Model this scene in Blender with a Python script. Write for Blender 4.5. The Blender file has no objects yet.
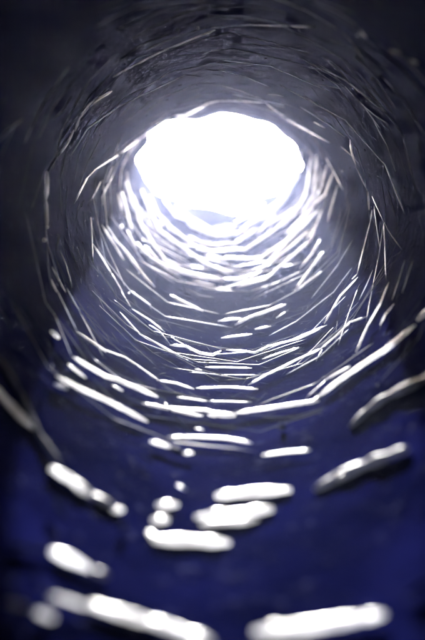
import bpy, math, random
from mathutils import Vector, Matrix, noise
random.seed(7)
S = bpy.context.scene

# ------------------------------------------------------------ camera, light
F = 800.0                      # focal length in photo pixels (photo is 425 x 640)
CX, CY = 212.5, 320.0
PITCH = math.radians(40)       # the burrow climbs: the camera looks up its axis
ORG = Vector((0, 0, 0.3))
RIGHT = Vector((1, 0, 0))
FWD = Vector((0, math.cos(PITCH), math.sin(PITCH)))
UP = Vector((0, -math.sin(PITCH), math.cos(PITCH)))
def P(x, y, d): return ORG + RIGHT * x + UP * y + FWD * d

cam_d = bpy.data.cameras.new('camera'); cam = bpy.data.objects.new('camera', cam_d)
S.collection.objects.link(cam); S.camera = cam
cam.matrix_world = Matrix.Translation(ORG) @ Matrix.Rotation(math.pi / 2 + PITCH, 4, 'X')
cam_d.sensor_fit = 'VERTICAL'; cam_d.sensor_height = 24.0
cam_d.lens = 24.0 * F / 640.0
cam_d.clip_start = 0.002; cam_d.clip_end = 100
cam_d.dof.use_dof = True; cam_d.dof.focus_distance = 0.205
cam_d.dof.aperture_fstop = 8.8; cam_d.dof.aperture_blades = 9

SUN_EL = PITCH + math.radians(21.4)
W = bpy.data.worlds.new("World"); S.world = W; W.use_nodes = True
nt = W.node_tree; bg = nt.nodes['Background']
sky = nt.nodes.new('ShaderNodeTexSky'); sky.sky_type = 'NISHITA'; sky.sun_disc = False
sky.sun_elevation = SUN_EL; sky.sun_rotation = 0.0      # sun due +Y
sky.dust_density = 8.0
nt.links.new(sky.outputs[0], bg.inputs[0]); bg.inputs[1].default_value = 0.15
sd = bpy.data.lights.new('sun', 'SUN'); sun = bpy.data.objects.new('sun', sd)
S.collection.objects.link(sun); sd.energy = 2.2; sd.angle = math.radians(0.5); sd.color = (1, .97, .92)
sdir = Vector((0, math.cos(SUN_EL), math.sin(SUN_EL)))
sun.rotation_euler = sdir.to_track_quat('Z', 'Y').to_euler()
S.view_settings.view_transform = 'Standard'; S.view_settings.look = 'None'
S.view_settings.gamma = 1; S.view_settings.use_curve_mapping = False
S.view_settings.exposure = 4.3
S.cycles.use_denoising = True
S.cycles.volume_bounces = 1
S.cycles.max_bounces = 8; S.cycles.sample_clamp_indirect = 4

# ------------------------------------------------------------ materials
def mat(name):
    m = bpy.data.materials.new(name); m.use_nodes = True
    return m, m.node_tree, m.node_tree.nodes['Principled BSDF']

def wall_material():
    m, t, b = mat('dark_burrow_lining')
    n = t.nodes.new; l = t.links.new
    co = n('ShaderNodeTexCoord')
    a = n('ShaderNodeTexNoise'); a.inputs['Scale'].default_value = 60; a.inputs['Detail'].default_value = 8
    c = n('ShaderNodeTexNoise'); c.inputs['Scale'].default_value = 420; c.inputs['Detail'].default_value = 6
    l(co.outputs['Object'], a.inputs['Vector']); l(co.outputs['Object'], c.inputs['Vector'])
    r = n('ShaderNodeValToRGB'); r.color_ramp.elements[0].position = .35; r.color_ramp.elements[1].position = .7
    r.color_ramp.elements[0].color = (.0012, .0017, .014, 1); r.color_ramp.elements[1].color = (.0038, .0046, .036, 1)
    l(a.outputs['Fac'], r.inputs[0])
    r2 = n('ShaderNodeValToRGB'); r2.color_ramp.elements[0].position = .62; r2.color_ramp.elements[1].position = .78
    r2.color_ramp.elements[1].color = (.05, .055, .09, 1)
    r2.color_ramp.elements[0].color = (0, 0, 0, 1)
    l(c.outputs['Fac'], r2.inputs[0])
    ad = n('ShaderNodeMixRGB'); ad.blend_type = 'ADD'; ad.inputs[0].default_value = .5
    l(r.outputs[0], ad.inputs[1]); l(r2.outputs[0], ad.inputs[2]); 
    # wall colour turns paler towards the mouth, painting in the opening's glow
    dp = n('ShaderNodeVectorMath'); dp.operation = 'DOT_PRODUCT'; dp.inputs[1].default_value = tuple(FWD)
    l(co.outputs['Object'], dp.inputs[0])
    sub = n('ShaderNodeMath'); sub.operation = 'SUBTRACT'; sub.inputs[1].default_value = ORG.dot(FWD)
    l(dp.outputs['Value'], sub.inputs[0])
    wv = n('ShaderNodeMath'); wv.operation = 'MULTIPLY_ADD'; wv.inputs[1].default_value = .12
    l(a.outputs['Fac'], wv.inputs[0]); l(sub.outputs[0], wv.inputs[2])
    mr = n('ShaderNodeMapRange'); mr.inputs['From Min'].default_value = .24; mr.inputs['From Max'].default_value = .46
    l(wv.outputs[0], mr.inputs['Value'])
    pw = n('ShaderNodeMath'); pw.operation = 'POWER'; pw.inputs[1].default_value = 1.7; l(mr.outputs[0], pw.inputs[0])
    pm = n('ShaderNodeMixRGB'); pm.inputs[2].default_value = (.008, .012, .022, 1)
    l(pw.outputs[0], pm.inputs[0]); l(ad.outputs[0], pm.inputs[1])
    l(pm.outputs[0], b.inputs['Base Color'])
    b.inputs['Roughness'].default_value = .85
    b.inputs['Specular IOR Level'].default_value = 0
    bp = n('ShaderNodeBump'); bp.inputs['Strength'].default_value = .6; bp.inputs['Distance'].default_value = .0006
    l(c.outputs['Fac'], bp.inputs['Height']); l(bp.outputs[0], b.inputs['Normal'])
    return m

def silk_material(name, col, trans, rough, spec, metal=0):
    m, t, b = mat(name)
    n = t.nodes.new; l = t.links.new
    co = n('ShaderNodeTexCoord')
    a = n('ShaderNodeTexNoise'); a.inputs['Scale'].default_value = 260; a.inputs['Detail'].default_value = 3
    l(co.outputs['Object'], a.inputs['Vector'])
    r = n('ShaderNodeValToRGB'); r.color_ramp.elements[0].position = .35; r.color_ramp.elements[1].position = .62
    r.color_ramp.elements[0].color = tuple(v * .62 for v in col) + (1,); r.color_ramp.elements[1].color = tuple(col) + (1,)
    l(a.outputs['Fac'], r.inputs[0]); l(r.outputs[0], b.inputs['Base Color'])
    b.inputs['Roughness'].default_value = rough; b.inputs['Specular IOR Level'].default_value = spec; b.inputs['Metallic'].default_value = metal
    tr = n('ShaderNodeBsdfTranslucent'); l(r.outputs[0], tr.inputs['Color'])
    mx = n('ShaderNodeMixShader'); mx.inputs[0].default_value = trans
    l(b.outputs[0], mx.inputs[1]); l(tr.outputs[0], mx.inputs[2])
    l(mx.outputs[0], t.nodes['Material Output'].inputs['Surface'])
    return m
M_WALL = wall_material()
M_B = silk_material('silk_tone_glint', (.88, .89, .92), .62, .3, .8, .4)  # one silk in several tones: glints and unlit stretches painted as colour
M_M = silk_material('silk_tone_half_lit', (.52, .54, .62), .55, .3, .8, .5)
M_D = silk_material('silk_tone_dim', (.07, .08, .12), .6, .7, .2)
M_G = silk_material('silk_tone_weak_glint', (.20, .21, .26), .55, .4, .4, .2)
M_F = silk_material('silk_tone_unlit', (.030, .036, .075), .3, 1, 0)
MATS = {'b': M_B, 'm': M_M, 'd': M_D, 'f': M_F, 'g': M_G}  # keyed by how brightly lit a thread stretch is painted

# ------------------------------------------------------------ burrow shape
# depth along the view, then left, right, top, bottom of the ring there (photo pixels)
TAB = [(.05, -425, 860, -395, 878), (.08, -178, 622, -165, 637), (.12, -42, 492, -42, 494), (.177, 45, 411, 26, 393),
       (.24, 90, 360, 86, 326), (.30, 116, 334, 103, 268), (.36, 130, 310, 110, 227), (.40, 141, 298, 115, 209)]
KEYS = []
for d, l, r, t, b in TAB:
    KEYS.append((d, ((l + r) / 2 - CX) / F * d, (CY - (t + b) / 2) / F * d, (r - l) / 2 / F * d, (b - t) / 2 / F * d))
KEYS.insert(0, (-.06, 0, -.006, .040, .040))
def ring(d):
    """centre x, centre y, radius x, radius y at depth d (metres)"""
    K = KEYS
    if d <= K[0][0]: return K[0][1:]
    if d >= K[-1][0]: return K[-1][1:]
    i = max(j for j in range(len(K) - 1) if K[j][0] <= d)
    a, b = K[i], K[i + 1]; p = K[max(i - 1, 0)]; q = K[min(i + 2, len(K) - 1)]
    h = b[0] - a[0]; t = (d - a[0]) / h
    out = []
    for c in range(1, 5):
        m0 = (b[c] - p[c]) / max(b[0] - p[0], 1e-6) * h; m1 = (q[c] - a[c]) / max(q[0] - a[0], 1e-6) * h
        out.append((2*t**3-3*t*t+1)*a[c] + (t**3-2*t*t+t)*m0 + (-2*t**3+3*t*t)*b[c] + (t**3-t*t)*m1)
    return out
def on_wall(px, py, k):
    """the point of the burrow lining (shrunk by k) that shows at this place of the photo"""
    sx, sy = (px - CX) / F, (CY - py) / F
    def q(d):
        x, y, rx, ry = ring(d)
        return math.hypot((sx * d - x) / rx, (sy * d - y) / ry) - k
    lo, hi = .02, .398
    if q(hi) < 0: return P(sx * hi, sy * hi, hi), hi
    for _ in range(40):
        m = (lo + hi) / 2
        if q(m) < 0: lo = m
        else: hi = m
    return P(sx * lo, sy * lo, lo), lo

def mesh_obj(name, vs, fs, m, parent=None, smooth=True):
    me = bpy.data.meshes.new(name); me.from_pydata([tuple(v) for v in vs], [], fs); me.update()
    if smooth: me.polygons.foreach_set('use_smooth', [True] * len(fs))
    me.materials.append(m)
    o = bpy.data.objects.new(name, me); S.collection.objects.link(o)
    if parent: o.parent = parent
    return o

def wall_bump(a, d):
    v = Vector((math.cos(a) * 1.6, math.sin(a) * 1.6, d * 38))
    fold = noise.noise(v) * .009 + noise.noise(v * 2.7) * .005 + noise.noise(v * 7) * .003
    return fold
def build_wall():
    NA, ND = 160, 230; vs = []; fs = []
    d0, d1 = -.06, .402
    for i in range(ND + 1):
        d = d0 + (d1 - d0) * i / ND
        x, y, rx, ry = ring(d)
        for j in range(NA):
            a = 2 * math.pi * j / NA
            k = 1.006 + wall_bump(a, d) + max(0, (d - .36) / .04) * 1.6 * noise.noise(Vector((math.cos(a) * 2.2, math.sin(a) * 2.2, 7))) * .12
            vs.append(P(x + rx * k * math.cos(a), y + ry * k * math.sin(a), d))
    for i in range(ND):
        for j in range(NA):
            j2 = (j + 1) % NA
            fs.append((i * NA + j, (i + 1) * NA + j, (i + 1) * NA + j2, i * NA + j2))
    # outer skin and mouth lip
    base = len(vs); NO = 24
    for i in range(NO + 1):
        d = d1 + .003 - (d1 - d0 + .012) * i / NO
        x, y, rx, ry = ring(d)
        th = .004 + .006 * min(1, i / 3)
        for j in range(NA):
            a = 2 * math.pi * j / NA; k = 1 + wall_bump(a, max(d, d0))
            vs.append(P(x + (rx * k + th) * math.cos(a), y + (ry * k + th) * math.sin(a), d))
    for j in range(NA):
        j2 = (j + 1) % NA
        fs.append((ND * NA + j, base + j, base + j2, ND * NA + j2))
        for i in range(NO):
            fs.append((base + i * NA + j, base + (i + 1) * NA + j, base + (i + 1) * NA + j2, base + i * NA + j2))
    fs.append(tuple(range(NA)))
    fs.append(tuple(reversed(range(base + NO * NA, base + (NO + 1) * NA))))
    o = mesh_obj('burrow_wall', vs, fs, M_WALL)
    o['kind'] = 'structure'
    return o
build_wall()

# ------------------------------------------------------------ the web
web = bpy.data.objects.new('spider_web', None); S.collection.objects.link(web)
web.empty_display_size = .01
web['label'] = 'funnel web of glistening white silk threads lining the dark round burrow'
web['category'] = 'spider web'

def tube(pts, rads, sides=8):
    vs, fs = [], []
    n = len(pts)
    ref = FWD.copy()
    for i in range(n):
        t = (pts[min(i + 1, n - 1)] - pts[max(i - 1, 0)])
        t = t.normalized() if t.length > 1e-9 else UP
        u = t.cross(ref); u = u.normalized() if u.length > 1e-4 else t.cross(UP).normalized()
        v = t.cross(u)
        for s in range(sides):
            a = 2 * math.pi * s / sides
            vs.append(pts[i] + (u * math.cos(a) + v * math.sin(a)) * rads[i])
    for i in range(n - 1):
        for s in range(sides):
            s2 = (s + 1) % sides
            fs.append((i * sides + s, i * sides + s2, (i + 1) * sides + s2, (i + 1) * sides + s))
    fs.append(tuple(reversed(range(sides)))); fs.append(tuple(range((n - 1) * sides, n * sides)))
    return vs, fs

def strand_geo(px, w, k=.985, bead=.10, blunt=True):
    """px: kinked polyline in photo pixels, laid on the lining; w: width in photo pixels"""
    pts, rads = [], []
    if w < 4: w *= .82
    if w > 5: k = .994
    L = [0]
    for a, b in zip(px, px[1:]): L.append(L[-1] + math.hypot(b[0] - a[0], b[1] - a[1]))
    tot = L[-1]
    sd = random.uniform(0, 100)
    for s, (a, b) in enumerate(zip(px, px[1:])):
        seg = L[s + 1] - L[s]
        n = max(2, min(14, int(seg / 5)))
        pa, da = on_wall(*a, k); pb, db = on_wall(*b, k)
        for i in range(n + (s == len(px) - 2)):
            t = i / n
            # a taut thread: straight in space between its anchor points
            p = pa.lerp(pb, t)
            d = (p - ORG).dot(FWD)
            u = (L[s] + seg * t) / tot
            end = min(1, (min(u, 1 - u) * tot + (1.2 if blunt else .2) * w) / (2.2 * w + .05 * tot))
            wob = 1 + bead * noise.noise(Vector((sd, (L[s] + seg * t) * (.16 if w < 6 else .07), 0))) * (2 if w < 6 else 4.5)
            jit = noise.noise_vector(Vector((sd, (L[s] + seg * t) * .05, 5))) * (.2 * d / F)
            pts.append(p + jit); rads.append(w * .5 * d / F * max(.15, end) * wob)
    return tube(pts, rads)

def strand(px, w, c='b', k=.985, name='silk_thread', blunt=True):
    vs, fs = strand_geo(px, w, k, blunt=blunt)
    o = mesh_obj(name, vs, fs, MATS[c], web)
    return o

def bead(x, y, w, c='b', k=.985):
    p, d = on_wall(x, y, k); r = w * .5 * d / F
    vs, fs = [], []
    for i in range(1, 5):
        th = math.pi * i / 5
        for j in range(8):
            a = j * math.pi / 4
            vs.append(p + Vector((math.sin(th) * math.cos(a), math.sin(th) * math.sin(a), math.cos(th))) * r)
    vs += [p + Vector((0, 0, r)), p - Vector((0, 0, r))]
    for i in range(3):
        for j in range(8): fs.append((i * 8 + j, (i + 1) * 8 + j, (i + 1) * 8 + (j + 1) % 8, i * 8 + (j + 1) % 8))
    for j in range(8): fs.append((32, j, (j + 1) % 8)); fs.append((33, 24 + (j + 1) % 8, 24 + j))
    return mesh_obj('silk_bead', vs, fs, MATS[c], web)

DATA = """
# foreground, far out of focus
b 8 36,612 54,619
g 6 4,602 26,607
b 4 50,596 70,601 88,607
b 9 88,604 140,619 175,629 212,641
b 9 50,551 75,561 92,570
g 8 90,569 108,577
f 6 10,545 50,552
b 9 50,468 70,479 92,496
g 8 90,494 104,502 116,508
b 7 113,510 123,510
b 8 -12,384 0,395 28,424
m 6 28,424 34,429
d 6 -8,350 8,372 22,396 38,432 62,467
b 8 157,505 178,505
b 9 152,520 168,520
b 9 149,532 156,540 190,541 230,543
b 9 215,496 250,493 291,490
b 10 195,517 235,514 273,509
b 6 200,524 258,520
g 8 350,427 365,413 385,398 425,379 440,370
b 6 355,422 368,410
g 10 314,490 335,479 360,467 408,448
b 5 336,479 346,474
b 12 253,632 300,628 350,620 362,618
b 8 358,619 384,614
f 7 405,595 430,580
# middle distance
b 4 56,376 75,386 110,402 148,422
m 4 55,384 67,389
b 4 73,357 105,376 118,380 158,397
b 3.2 68,364 86,378
b 2.6 112,385 123,391
b 5 51,331 59,338
b 3.4 142,403 165,408 205,410 222,414
b 3 150,404 175,411 203,416
b 3 165,403 167,407
b 4.6 208,415 236,416
b 2.6 203,411 237,414
b 4 236,413 262,409 290,405 319,401
b 3 168,437 200,437 225,438 252,443
b 2.6 262,455 285,452 310,450
b 2.2 195,428 204,430
b 4 150,441 171,447
d 4 171,447 184,453
b 4 183,453 193,453
m 3 177,485 186,490
f 3 138,453 153,464
f 2 160,398 178,420 196,440
b 4.6 318,397 340,380 360,366 385,350 415,325
b 5 418,320 432,306
b 2.6 325,380 350,366
m 3 310,403 320,396
m 1.2 306,398 326,380
b 2 177,397 207,401
m 1.2 207,401 252,402
b 2.4 196,388 230,387 258,389
b 2.4 157,380 176,383 194,389
b 2 205,367 252,368
b 2 195,369 202,370
b 3.6 170,345 185,346 200,353 213,355 221,351
b 1.6 171,337 181,343 191,351
m 1.6 149,325 159,331 170,344
b 2.6 226,350 245,351 255,353 268,346 298,339 320,329
b 2 298,339 314,330 327,325
b 2 262,359 282,352 299,347
b 2.6 248,385 268,374 298,359 322,348
b 2.2 320,349 336,336 350,322 366,317
m 1.2 322,350 316,361
b 2.8 218,321 232,319 246,319
b 3 235,325 250,317 262,313 286,304
b 1.8 276,318 285,312
b 2.2 221,338 252,334
b 2.2 255,329 271,326
b 2.6 295,290 309,271 323,252
b 2 298,289 322,271
b 2.2 324,324 340,296 358,277
b 1.6 352,279 357,274
b 1.6 357,274 363,250 370,222
b 2.2 370,222 372,210
b 2.6 356,352 368,325 380,304 389,282
m 1.4 386,280 385,250 384,222
m 1.2 384,222 378,260 370,300 366,322
d 1.4 384,222 392,236 402,250
m 1.2 374,206 380,250
m 1.4 405,260 399,280 392,300
m 1.4 413,260 408,275 402,293
b 2.6 380,325 385,315 394,304
m 1.4 359,300 366,286 373,270
m 1 357,290 350,310 338,345
m 1.2 57,290 77,331
m 1.2 65,285 80,312 103,356
m 1.2 54,313 72,357
d 1.2 82,317 106,345
b 1.8 76,331 105,350 125,357 137,365 160,381
b 2.2 79,333 106,352
b 1.7 120,312 140,334 160,346
b 2.6 141,335 160,345 183,358
m 1.2 183,358 193,363
b 2 132,309 150,320 165,332
m 1.2 121,291 132,309
b 2.6 170,295 186,303 203,311
b 1.6 131,291 151,305
b 2.6 102,225 112,241 124,260
b 2 112,236 128,253 140,273
b 2 93,244 103,259 112,274
m 1.4 112,274 124,294
m 1.4 91,217 92,240 93,262
b 1.6 52,267 60,282 66,292
b 2.2 50,278 57,292
m 1.2 60,250 66,264 72,288
d 1.2 60,235 56,252
d 2 47,240 48,265 52,290
b 4.6 47,172 47,186 46,200
b 4 46,200 47,226
d 2.4 47,173 58,155
b 3 58,156 68,143 74,130
b 3.2 75,131 80,118
b 3.2 80,118 90,104 112,91
b 2.2 113,77 135,65
b 2.0 135,65 165,50 200,36 215,30
m 1.6 210,28 250,25 292,26
g 1.8 292,26 316,27
m 2.4 360,30 366,38
g 2.2 390,50 403,54
g 3 411,60 418,63
m 1.6 70,157 88,128 120,106 185,75
m 1.1 75,200 86,179 96,169 118,155
m 1.6 74,204 88,177
m 1.3 102,190 109,165
m 1.6 103,205 102,197 113,175 120,157
b 1.3 106,183 113,166
b 1.8 118,155 142,137 172,117
b 1.8 172,117 184,116 210,103
b 2.4 205,104 218,101
b 1.6 216,101 240,101 265,103
m 1.2 232,94 250,98 284,105
m 1.4 264,102 285,118 330,143
b 1.2 265,102 276,111 285,117
m 1.4 300,107 325,122 345,137
b 1.2 314,122 325,128
b 2.4 350,140 352,153 356,166
m 1.4 356,166 362,180 368,192
b 2.4 368,192 369,210
m 1.2 372,196 384,222
b .9 326,158 336,176 343,190
m 1.3 280,85 345,120 385,165 405,215
m 1.4 300,58 345,80 385,112
m 1.2 220,60 270,66 330,92
d 2.2 340,20 400,66 425,95
# towards the mouth
b 3 118,193 120,203 122,214
b 3 122,192 127,212 132,233
b 3.6 126,182 134,205 142,225
b 3 142,225 152,243 165,260 180,266
b 3.4 142,190 150,212 160,231 192,254 202,262 232,276
b 3 168,226 194,245
b 4 180,212 192,226 215,236 241,233
b 3.4 195,248 215,252 242,249
b 4 137,243 150,259 165,266 195,275 224,281
b 2.6 145,246 160,262
b 2.4 140,251 158,264 170,272 182,278
b 2.2 130,256 145,277 155,287
b 2 193,281 215,285
b 2 218,287 231,289
b 3 205,255 222,259 240,261
b 2.6 212,266 237,274
b 4.6 238,233 258,220 275,210 291,191
b 3 257,236 266,225 275,215
b 2.6 220,249 245,250 275,230 290,215 304,200
b 3 220,258 260,259 285,242 300,225 315,205
b 3 220,279 250,280 268,262 290,240 318,210
b 2.8 237,287 266,279 285,262 311,240 317,222
b 2.6 258,272 282,254 310,230
b 3.2 311,158 307,188 301,206
b 2.8 327,165 322,186 310,210 285,235
b 2.4 337,186 332,205 328,222
b 3.6 301,150 297,175 285,200
b 3.4 317,155 313,198 300,215
b 2.4 334,171 325,195 312,207
b 2.6 293,170 286,190 276,205
b 2.4 150,196 158,214 172,228
b 2.6 164,200 176,216 192,222
b 3 176,206 190,218 206,226
b 3.4 196,222 212,230 236,226
b 3 232,224 252,214 268,202
b 3.4 246,228 264,212 282,200 292,178
b 2.6 188,236 204,244 224,246
b 3 214,244 236,243 256,230
b 3 296,160 298,176 288,194
b 2.4 320,172 316,190 306,206
b 2.4 308,192 296,214 280,228
b 2.6 136,214 144,232 156,246
b 2.4 133,196 138,208
b 2 322,210 316,226 304,242
b 2 320,240 312,254 300,268
b 2.2 127,230 137,250
"""
for line in DATA.strip().splitlines():
    if line.startswith('#'): continue
    c, w, *pp = line.split()
    strand([tuple(float(v) for v in q.split(',')) for q in pp], float(w), c)
for x, y, w, c in [(47,227,4,'b'),(44.5,240,4.6,'b'),(121.5,227,4,'b'),(37,580,9,'f'),(88,578,9,'f'),(56,503,7,'f'),
                   (62,514,7,'f'),(124,527,9,'f'),(58,507,5,'f'),(45,392,5,'f'),(343,171,3,'m'),(372,79,2.4,'m'),(358,35,3,'m'),
                   (178,30,2.6,'m'),(129,293,2,'b'),(139,273,2,'b'),(198,28,3,'m'),(282,427,8,'f')]:
    bead(x, y, w, c)

# finer threads between the big ones: kinked like them, following the rings
def ring_px(d, a, k=.975):
    x, y, rx, ry = ring(d)
    return (CX + F * (x + rx * k * math.cos(a)) / d, CY - F * (y + ry * k * math.sin(a)) / d)
for i in range(170):
    d = random.choice([random.uniform(.12, .2), random.uniform(.15, .33)])
    a = random.uniform(0, 2 * math.pi); da = random.uniform(.12, .45)
    dd = random.gauss(0, .22) * d * d
    pl = [ring_px(d + dd * t + random.uniform(-.002, .002), a + da * t) for t in (0, .5, 1)]
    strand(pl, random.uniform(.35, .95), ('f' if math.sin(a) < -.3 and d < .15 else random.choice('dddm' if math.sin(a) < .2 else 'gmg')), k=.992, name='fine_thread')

# long kinked threads that run on round the rings, one polygon side after another
for i in range(70):
    d = .125 + .22 * ((i * .618) % 1) ** .85
    a = random.uniform(math.pi * .92, math.pi * 1.75) if i % 4 else random.uniform(-.1, math.pi * .8)
    n = random.choice([2, 2, 3, 4]); step = random.uniform(.26, .46)
    pl = []
    for q in range(n + 1):
        pl.append(ring_px(d + random.gauss(0, .05) * d * d, a)); a += step * random.uniform(.7, 1.3)
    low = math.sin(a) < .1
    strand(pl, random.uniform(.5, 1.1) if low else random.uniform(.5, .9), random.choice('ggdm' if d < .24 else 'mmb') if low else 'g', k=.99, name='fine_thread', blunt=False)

# dust and scraps of silk caught on the lining: nobody could count them
vs, fs = [], []
for i in range(2800):
    d = random.uniform(.09, .36); a = random.uniform(0, 2 * math.pi)
    if math.sin(a) > .1 and i % 5: continue
    x0, y0 = ring_px(d, a)
    ln = random.uniform(1, 4) if i % 3 == 0 else random.uniform(5, 18); w = random.uniform(.5, 1.3) if i % 3 == 0 else random.uniform(.22, .6)
    an = a + math.pi / 2 + random.gauss(0, .3)
    v, f = strand_geo([(x0, y0), (x0 + ln * math.cos(an), y0 - ln * math.sin(an))], w, .995)
    b = len(vs); vs += v; fs += [tuple(q + b for q in g) for g in f]
o = mesh_obj('silk_scraps', vs, fs, M_D, web); o['kind'] = 'stuff'

# ------------------------------------------------------------ added scattering volume, stands in for veiling glare round the mouth
lo, hi = Vector((-.25, -.25, 0)), Vector((.25, .60, .85))
vs = [Vector((x, y, z)) for x in (lo.x, hi.x) for y in (lo.y, hi.y) for z in (lo.z, hi.z)]
fs = [(0,1,3,2),(4,6,7,5),(0,4,5,1),(2,3,7,6),(0,2,6,4),(1,5,7,3)]
m = bpy.data.materials.new('glare_volume'); m.use_nodes = True; t = m.node_tree; t.nodes.clear()
out = t.nodes.new('ShaderNodeOutputMaterial'); pv = t.nodes.new('ShaderNodeVolumePrincipled')
pv.inputs['Density'].default_value = .082; pv.inputs['Anisotropy'].default_value = .84
pv.inputs['Color'].default_value = (.50, .59, 1, 1)
t.links.new(pv.outputs[0], out.inputs['Volume'])
hz = mesh_obj('glare_haze', vs, fs, m, smooth=False); hz['kind'] = 'stuff'
